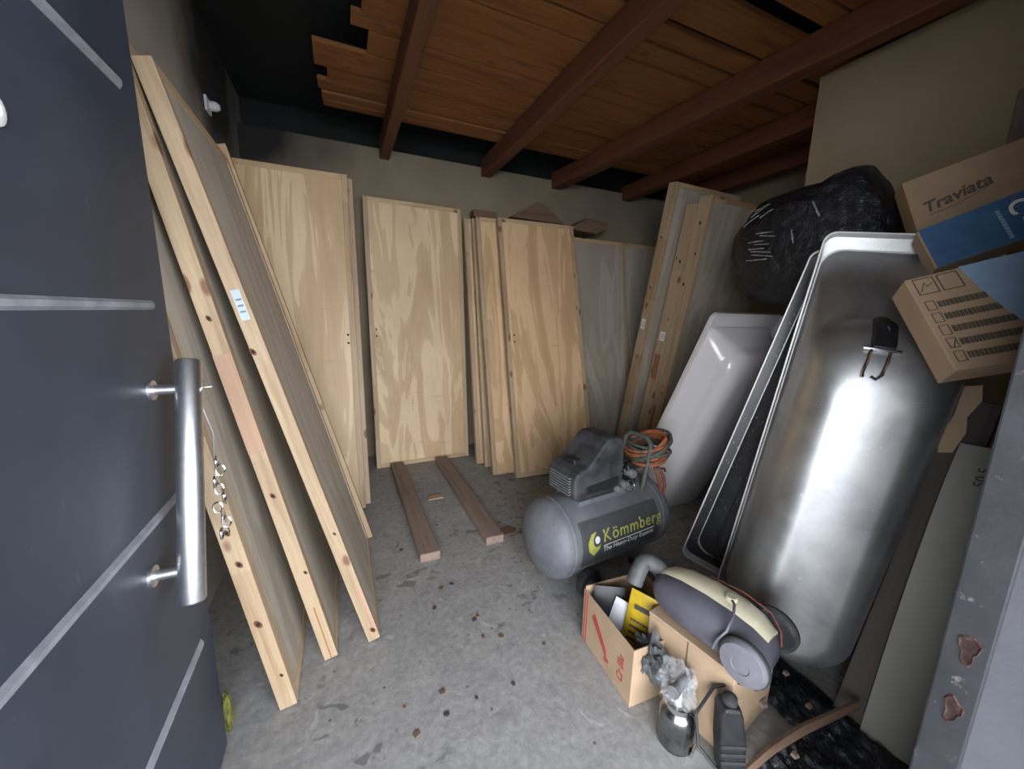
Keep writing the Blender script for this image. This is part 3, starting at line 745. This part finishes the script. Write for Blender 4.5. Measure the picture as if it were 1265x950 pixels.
q = MB(); q.tube([(.375+.032*math.cos(t), -.115+.006*math.sin(t), zt+.032+.024*math.sin(t)) for t in (2*math.pi*k/20 for k in range(21))], .0035, 6); q.build('pull_ring', M['chrome'], cmp_, smooth=True)
q = MB(); q.tube([(.35, -.09, zt+.03), (.42, -.10, zt+.035), (.48, -.06, zt+.06)], .004, 6); q.build('air_pipe', M['black'], cmp_, smooth=True)
# carrying handle: U tube rising at the right end
q = MB(); q.tube([(.50, -.085, zt-.03), (.525, -.085, zt+.10), (.545, -.08, zt+.195), (.55, -.05, zt+.222), (.55, .05, zt+.222), (.545, .08, zt+.195), (.525, .085, zt+.10), (.50, .085, zt-.03)], .0125, 10)
q.build('carry_handle', M['hose_green'], cmp_, smooth=True)

# coiled hose hung over the handle
hs = tag(empty('air_hose', (1.40, 1.43, .515), (0, 0, R(7))), 'orange and green air hose bundled over the compressor handle', 'hose')
def loops(cnt, a, b, c, r, mat, ph, nm='hose_loop', cx=0, cz=0, jit=.012):
    pts = []
    for i in range(int(cnt*22)+1):
        t = 2*math.pi*i/22; k = i/22
        nz = lambda o: noise.noise(Vector((k*.55+ph*3.1, o, o*1.7)))
        tl = .45 + .9*nz(2); sc = 1 + .35*nz(5); tw = .8*nz(7)
        x = a*sc*math.cos(t+ph); y = b*sc*math.sin(t+ph)
        p = Vector((x*math.cos(tw) - y*math.sin(tw), x*math.sin(tw) + y*math.cos(tw), 0))
        pts.append(Vector((cx + p.x*.75 + .03*nz(9), p.y, cz + p.x*tl*.7 - p.y*.35*tl + .07*nz(12))))
    return MB().tube(pts, r, 7).build(nm, M[mat], hs, smooth=True)
loops(7, .105, .10, .085, .0078, 'hose_orange', .2, cz=.035)
loops(6, .10, .10, .08, .0078, 'hose_red', 1.4, cz=.0)
loops(6.4, .11, .105, .09, .0078, 'hose_green', 2.6, cz=.005, jit=.016)
loops(5.2, .112, .105, .10, .0078, 'hose_green', 4.1, cz=.04, jit=.014)
loops(5, .10, .10, .07, .0078, 'hose_orange', 5.0, cz=.055)
q = MB(); q.tube([(-.05, -.08, -.01), (-.01, -.10, -.05), (.02, -.105, -.10), (.03, -.11, -.15), (.015, -.115, -.19), (-.005, -.11, -.15), (-.01, -.10, -.10), (-.03, -.09, -.05)], .0085, 8); q.build('hose_end', M['hose_red'], hs, smooth=True)
q = MB(); q.tube([(-.09, -.08, -.01), (-.04, -.10, -.04), (.03, -.10, -.06), (.05, -.09, -.08)], .006, 6); q.build('hose_tail', M['hose_green'], hs, smooth=True)

# grey board lying under the compressor
tag(MB().box((1.02, 1.06, .0), (1.42, 1.20, .012), Matrix.Rotation(R(0), 4, 'Z')).build('board', M['card_dusty'], bevel=.002), 'dusty flat board on the floor between compressor and bathtub', 'board')

# ------------------------------------------------------------------ open box with packets
b1 = tag(empty('cardboard_box', (.770, 1.03, 0), (0, 0, R(-3))), 'open cardboard box with red stripes, holding packets, in front of the compressor', 'box')
# local: x to the right, -y towards camera; left wall faces -X
BW, BD, BH, t_ = .27, .285, .205, .005
for nm, a, b in (('side_wall', (0, -BD, 0), (t_, 0, BH)), ('side_wall', (BW-t_, -BD, 0), (BW, 0, BH)), ('side_wall', (t_, -t_, 0), (BW-t_, 0, BH+.012)), ('side_wall', (t_, -BD, 0), (BW-t_, -BD+t_, BH)), ('box_bottom', (t_, -BD+t_, 0), (BW-t_, -t_, t_))):
    MB().box(a, b).build(nm, M['card'], b1, bevel=.0015)
def lw(y0, z0): return lambda c: Vector((-.0006-c.z, y0 - c.x, z0 + c.y))
for yv in (-.010, -.024): MB().box((-.001, yv-.006, .002), (.0002, yv, BH-.004)).build('red_stripe', M['red_print'], b1)
q = MB(); q.prism([(0, 0), (0, 0), (0, 0)], 0, 0) if False else None
arrow = [(-.060, .135), (-.078, .165), (-.150, .085), (-.160, .060), (-.148, .052), (-.136, .068)]
q = MB(); q.rings([[Vector((-.001, a, b)) for a, b in arrow], [Vector((.0002, a, b)) for a, b in arrow]]); q.build('red_mark', M['red_print'], b1)
q = MB(); q.rings([[Vector((-.001, a, b)) for a, b in ((-.140, .047), (-.166, .057), (-.172, .048), (-.146, .036))], [Vector((.0002, a, b)) for a, b in ((-.140, .047), (-.166, .057), (-.172, .048), (-.146, .036))]]); q.build('red_mark', M['red_print'], b1)
text_mesh('Cr Blu', .042, lambda c: Vector((-.0008-c.z, -.240+c.y-.004, .045+c.x*.85)) , 'red_lettering', M['red_print'], b1, bold=.0006)
# contents
def packet(loc, rot, size, mat, label, name='packet', cat='packet'):
    e = tag(empty(name, loc, rot), label, cat)
    w_, d_, h_ = size; rs = []
    for k in range(7):
        u = k/6; b = math.sin(math.pi*u)**.5 if 0 < u < 1 else .12
        rs.append([Vector((x*w_/2, yy*d_/2*b, h_*u)) for x, yy in ((-1, -.3), (-.6, -1), (.6, -1), (1, -.3), (1, .3), (.6, 1), (-.6, 1), (-1, .3))])
    MB().rings(rs).build('sleeve', M[mat], e, smooth=True)
    return e
p = packet((.855, .845, .03), (R(-10), R(4), R(-62)), (.11, .035, .245), 'yellow', 'yellow packet standing in the open cardboard box')
for k in range(4): MB().box((-.035, -.0185, .08+k*.022), (.03, -.0178, .088+k*.022)).build('print_line', M['dark_print'], p)
MB().box((-.03, -.0175, .19), (.03, -.0168, .205)).build('print_line', M['ink'], p)
packet((.83, .955, .02), (R(-6), R(0), R(-30)), (.11, .03, .215), 'black', 'black packet at the back of the open cardboard box')
packet((.815, .925, .03), (R(-12), R(12), R(-55)), (.07, .02, .185), 'paper', 'crumpled pale paper sleeve in the open cardboard box', 'paper_sleeve', 'paper')
e = tag(empty('bottle', (.905, .785, .005)), 'green-capped bottle standing in the open cardboard box', 'bottle')
MB().lathe([(.02, 0), (.034, .004), (.034, .12), (.02, .15)], 18).build('bottle_body', M['black'], e, smooth=True)
MB().lathe([(.021, .145), (.023, .15), (.023, .185), (.016, .19)], 14).build('cap', M['green'], e, smooth=True)

# ------------------------------------------------------------------ closed box with the vacuum cleaner on top
b2 = tag(empty('cardboard_box', (.86, .80, 0), (0, 0, R(10))), 'closed brown cardboard box under the vacuum cleaner', 'box')
for nm, a, b in (('carton', (0, -.27, 0), (.26, 0, .262)),): MB().box(a, b).build(nm, M['card'], b2, bevel=.003)
MB().box((-.0012, -.137, 0), (.0002, -.134, .262)).build('seam', M['dark_print'], b2)
MB().box((0, -.271, .255), (.262, .001, .266)).build('lid_flap', M['card'], b2, bevel=.002)

vac = tag(empty('vacuum_cleaner', (.962, .675, .268), (0, 0, R(-78))), 'grey and cream vacuum cleaner lying on the closed cardboard box', 'vacuum')
vac.scale = (.77, .77, .77)
# local x runs from the hose end (negative) towards the wheels (positive); -y... faces the viewer
def vac_ring(x, hw, zb, zt, n=24, ex=2.6):
    out = []
    for k in range(n):
        t = 2*math.pi*k/n; ct, st = math.cos(t), math.sin(t)
        out.append(Vector((x, hw*math.copysign(abs(ct)**(2/ex), ct), (zb+zt)/2 + (zt-zb)/2*math.copysign(abs(st)**(2/ex), st))))
    return out
sec = [(-.215, .030, .07, .10), (-.205, .060, .045, .125), (-.17, .088, .02, .150), (-.10, .108, .006, .170), (0, .118, .002, .178), (.10, .118, .002, .172), (.17, .108, .004, .155), (.215, .088, .012, .125), (.235, .05, .03, .09)]
MB().rings([vac_ring(*s) for s in sec]).build('vacuum_body', M['vac_grey'], vac, smooth='all')
rs = []
for x, hw, zb, zt_ in sec[1:-1]:
    c = .02; hw2 = hw*.52
    rs.append([Vector((x, c+hw2*math.cos(a), zt_ - .016 + .030*max(0, math.sin(a))**.8 - (.012 if math.sin(a) < .01 else 0))) for a in (2*math.pi*k/16 for k in range(16))])
MB().rings(rs).build('top_cover', M['vac_cream'], vac, smooth=True)
MB().lathe([(.002, .018), (.018, .018), (.021, .012), (.021, 0)], 18, Matrix.Translation((.075, .005, .182))).build('switch_button', M['vac_cream'], vac, smooth=True)
for sy in (-1, 1):
    q = MB(); q.lathe([(.012, .022), (.028, .020), (.030, .023), (.068, .018), (.076, .008), (.078, -.006), (.07, -.014)], 32, Matrix.Translation((.185, sy*.128, .084)) @ Matrix.Rotation(R(-90*sy), 4, 'X'))
    wv = q.build('rear_wheel', M['vac_wheel'], vac, smooth=True)
    MB().lathe([(.076, .004), (.081, .0), (.081, -.012), (.074, -.014)], 32, Matrix.Translation((.185, sy*.128, .084)) @ Matrix.Rotation(R(-90*sy), 4, 'X')).build('tyre', M['black_rubber'], wv, smooth=True)
q = MB(); q.tube([(.075, .0, .19), (.10, -.03, .20), (.12, -.08, .19), (.12, -.12, .15), (.10, -.135, .11), (.09, -.14, .07)], .005, 7); q.build('power_cord', M['vac_grey'], vac, smooth=True)
q = MB(); q.tube([(-.05, .09, .17), (.08, .10, .175), (.18, .09, .16), (.225, .06, .13), (.24, .03, .10)], .003, 6); q.build('side_cord', M['hose_red'], vac, smooth=True)
# hose neck
pts = []; rad = []
for k in range(25):
    u = k/24; pts.append(Vector((-.20-.075*math.sin(min(1, u*1.6)*1.57), .04-.13*u, .10+.075*math.sin(u*2.9)-.05*u))); rad.append(.036 if k % 2 else .0335)
MB().tube(pts, rad, 14).build('hose_neck', M['hose_grey'], vac, smooth=True)
MB().lathe([(.02, 0), (.036, 0), (.036, .045), (.03, .055)], 18, Matrix.Translation((-.19, .03, .09)) @ Matrix.Rotation(R(-70), 4, 'Y')).build('hose_collar', M['hose_grey'], vac, smooth=True)

# ------------------------------------------------------------------ spray gun pot
sg = tag(empty('spray_gun', (.815, .622, 0), (0, 0, R(20))), 'metal spray gun cup wrapped in clear plastic on the floor', 'spray gun')
MB().lathe([(.004, 0), (.044, 0), (.048, .004), (.049, .095), (.044, .112), (.034, .122), (.030, .128)], 32).build('cup', M['cup'], sg, smooth=True)
MB().lathe([(.030, .118), (.036, .120), (.036, .136), (.028, .140), (.02, .142)], 24).build('cup_lid', M['chrome'], sg, smooth=True)
q = MB(); q.tube([(-.012, 0, .14), (-.005, 0, .17), (.0, 0, .185)], [.016, .014, .012], 12); q.build('neck', M['steel'], sg, smooth=True)
q = MB(); q.tube([(-.055, 0, .205), (-.02, 0, .20), (.04, 0, .192), (.055, 0, .19)], [.017, .015, .015, .012], 12); q.build('gun_barrel', M['alloy'], sg, smooth=True)
q = MB(); q.tube([(.04, 0, .195), (.06, .0, .16), (.065, 0, .11)], [.013, .012, .013], 10); q.build('grip', M['alloy'], sg, smooth=True)
q = MB(); q.tube([(.015, 0, .18), (.03, 0, .15), (.028, 0, .125)], .004, 6); q.build('trigger', M['chrome'], sg, smooth=True)
MB().box((-.016, -.055, -.0), (.016, -.049, .02)).build('base_clip', M['chrome'], sg, bevel=.001)
def crumple(name, mat, parent, ctr, rad, amp, seed, sub=4):
    bm = bmesh.new(); bmesh.ops.create_icosphere(bm, subdivisions=sub, radius=1)
    for v in bm.verts:
        p = v.co.copy(); n1 = noise.fractal(p*1.9+Vector((seed, 0, 0)), .9, 2.2, 5); c = noise.cell(p*2.5+Vector((seed, 2, 3)))
        s = 1+amp*n1+.12*amp*c
        v.co = Vector((p.x*rad[0]*s+ctr[0], p.y*rad[1]*s+ctr[1], p.z*rad[2]*s+ctr[2]))
    me = bpy.data.meshes.new(name); bm.to_mesh(me); bm.free(); me.materials.append(mat)
    o = bpy.data.objects.new(name, me); C.objects.link(o); o.parent = parent; return o
crumple('plastic_wrap', M['clear'], sg, (.0, .01, .185), (.048, .045, .052), .55, 3)
rg = tag(empty('plastic_rag', (.825, .745, .15)), 'crumpled grey plastic rag hanging beside the spray gun', 'rag')
crumple('rag', M['hose_grey'], rg, (0, 0, 0), (.035, .055, .06), .75, 11)

# black cable, plug and tool
cb = tag(empty('power_cable', (.875, .54, 0)), 'thin black power cable looping over the spray gun', 'cable')
q = MB(); q.tube([(.09, -.03, .225), (.05, .0, .235), (.01, .035, .20), (-.035, .045, .12), (-.045, .02, .05), (-.02, -.02, .012), (.02, -.06, .008), (.08, -.10, .008), (.16, -.13, .01)], .0045, 7); q.build('cable', M['black'], cb, smooth=True)
q = MB(); q.tube([(-.06, -.06, .006), (.0, -.02, .006), (.05, .0, .03), (.09, .02, .06)], .0045, 7); q.build('cable', M['black'], cb, smooth=True)
ag = tag(empty('power_tool', (.895, .51, 0), (R(0), R(-6), R(-30))), 'black handheld power tool standing on end by the spray gun', 'power tool')
MB().prism([(-.03, 0), (.03, 0), (.034, .10), (.026, .19), (.02, .215), (-.02, .22), (-.03, .20), (-.034, .10)], -.026, .026).build('tool_body', M['black'], ag, bevel=.008, seg=3)
MB().lathe([(.012, .208), (.019, .212), (.018, .232), (.008, .24)], 14).build('tool_nose', M['black_rubber'], ag, smooth=True)
for zz in (.05, .075, .10): MB().box((-.032, -.0285, zz), (.030, -.0255, zz+.010)).build('grip_ridge', M['black_rubber'], ag, bevel=.002)
# black plastic sheet, stretched to stand in for shaded floor beside the tub
sh = tag(empty('plastic_sheet', (1.16, .54, 0)), 'crumpled black plastic sheet doubling as floor shade under the grey bathtub', 'plastic sheet')
q = MB(); n = 40; vs = []; x0, x1, y0, y1 = -.21, .215, -.25, .27
for i in range(n+1):
    for j in range(n+1):
        x = x0+(x1-x0)*i/n; yy = y0+(y1-y0)*j/n
        edge = min(1, 6*min(i/n, 1-i/n, j/n, 1-j/n)+.05)
        h = .006 + edge*(.04*abs(noise.noise(Vector((x*11, yy*11, 1)))) + .025*abs(noise.noise(Vector((x*26, yy*26, 4))))+.03*max(0, noise.noise(Vector((x*5, yy*5, 9)))))
        vs.append((x+.012*noise.noise(Vector((yy*9, x*5, 3))), yy+.012*noise.noise(Vector((x*9, yy*5, 8))), h))
fs = []
for i in range(n):
    for j in range(n):
        cx_, cy_ = x0+(x1-x0)*(i+.5)/n, y0+(y1-y0)*(j+.5)/n
        if cx_ < .0 and cy_ > -.05: continue
        fs.append((i*(n+1)+j, (i+1)*(n+1)+j, (i+1)*(n+1)+j+1, i*(n+1)+j+1))
q.add(vs, fs); q.build('sheet', M['bag'], sh)
tag(MB().tube([(.90, .475, .03), (1.00, .47, .062), (1.12, .462, .075), (1.33, .437, .085)], [.009, .011, .012, .010], 7).build('stick', M['old_wood'], smooth=True), 'thin dry stick lying across the black plastic sheet', 'stick')
for (x, yy, zz, s_) in ((1.10, .56, .055, .012), (1.22, .50, .06, .009), (1.16, .62, .05, .008), (1.28, .60, .05, .010), (1.05, .44, .05, .010)):
    o = MB().rings([[Vector((s_*a, s_*b, 0)) for a, b in ((-1, -.7), (.8, -.9), (1.2, .3), (.1, 1), (-.9, .6))], [Vector((s_*a*.7, s_*b*.7, s_*.8)) for a, b in ((-1, -.7), (.8, -.9), (1.2, .3), (.1, 1), (-.9, .6))]]).build('rubble_bit', M['card_dusty'])
    o.location = (x, yy, zz); tag(o, 'tiny pale bit of rubble on the black plastic sheet', 'rubble', 'rubble on the plastic sheet')

# small litter
def chip(loc, pts, h, mat, label, cat, rot=0, name='wood_chip', group=None):
    e = MB().rings([[Vector((x, y_, .0)) for x, y_ in pts], [Vector((x*.94, y_*.94, h)) for x, y_ in pts]]).build(name, M[mat])
    e.location = (loc[0], loc[1], .0005); e.rotation_euler = (0, 0, R(rot)); return tag(e, label, cat, group)
chip((.50, 2.34), [(-.05, -.03), (.05, -.03), (.055, .03), (-.045, .025)], .006, 'card', 'small tan scrap on the floor between the two battens', 'scrap', 0)
chip((.80, 1.80), [(-.05, -.03), (.0, -.045), (.045, -.02), (.03, .035), (-.03, .04)], .004, 'old_wood', 'rust-brown flake on the floor beside the compressor', 'flake', 20, 'rust_flake')
for i in range(34):
    x, y_ = rng.uniform(.0, .85), rng.uniform(.75, 2.2)
    if x < .2 and y_ > 1.15: x += .25
    if .25 < x < .42 and y_ > 1.6 or .6 < x < .76 and y_ > 1.6 or x > .7 and y_ < 1.5: continue
    s = rng.uniform(.004, .011)
    chip((x, y_), [(-s, -s*.6), (s*.8, -s*.8), (s*1.2, s*.3), (0, s), (-s*.9, s*.6)], .003, rng.choice(('old_wood', 'old_wood', 'dark_wood')), 'tiny dark wood chip lying on the concrete floor', 'wood chip', rng.uniform(0, 360), 'wood_chip', 'chips on the floor')
e = tag(empty('plastic_scrap', (-.375, 1.115, .0)), 'yellow-green scrap standing on the floor beside the steel door edge', 'scrap')
crumple('scrap', M['yellow_green'], e, (.015, .03, .065), (.014, .016, .062), .3, 5, 3)

# keys and chain hung on the handle wire
kc = tag(empty('key_chain', (-.285, 1.035, .80)), 'small tangled chain with keys hanging behind the steel handle', 'chain')
for k in range(9):
    rr = .009; z = .05 - k*.022; off = .006*math.sin(k*2.1); ax = k % 2
    pts = []
    for i in range(13):
        t = 2*math.pi*i/12
        pts.append((off + (rr*math.cos(t) if ax else .002), off + (.002 if ax else rr*math.cos(t)), z + rr*1.5*math.sin(t)))
    MB().tube(pts, .0022, 5).build('chain_link', M['chrome'], kc, smooth=True)
for k, (dy, dz, rr) in enumerate(((.012, -.03, 20), (-.008, -.07, -15), (.01, -.11, 30))):
    mt = Matrix.Translation((.004, dy, dz)) @ Matrix.Rotation(R(rr), 4, 'X')
    q = MB(); q.lathe([(.003, -.001), (.011, -.001), (.011, .001), (.003, .001)], 12, mt @ Matrix.Rotation(R(90), 4, 'Y')); q.box((-.001, -.003, -.035), (.001, .003, -.01), mt); q.build('key', M['chrome'], kc)
q = MB(); q.tube([(.0, -.005, .06), (.01, -.03, .13), (.0, -.045, .20), (-.02, -.06, .235), (.03, -.07, .24)], .0015, 5); q.build('wire', M['steel'], kc, smooth=True)
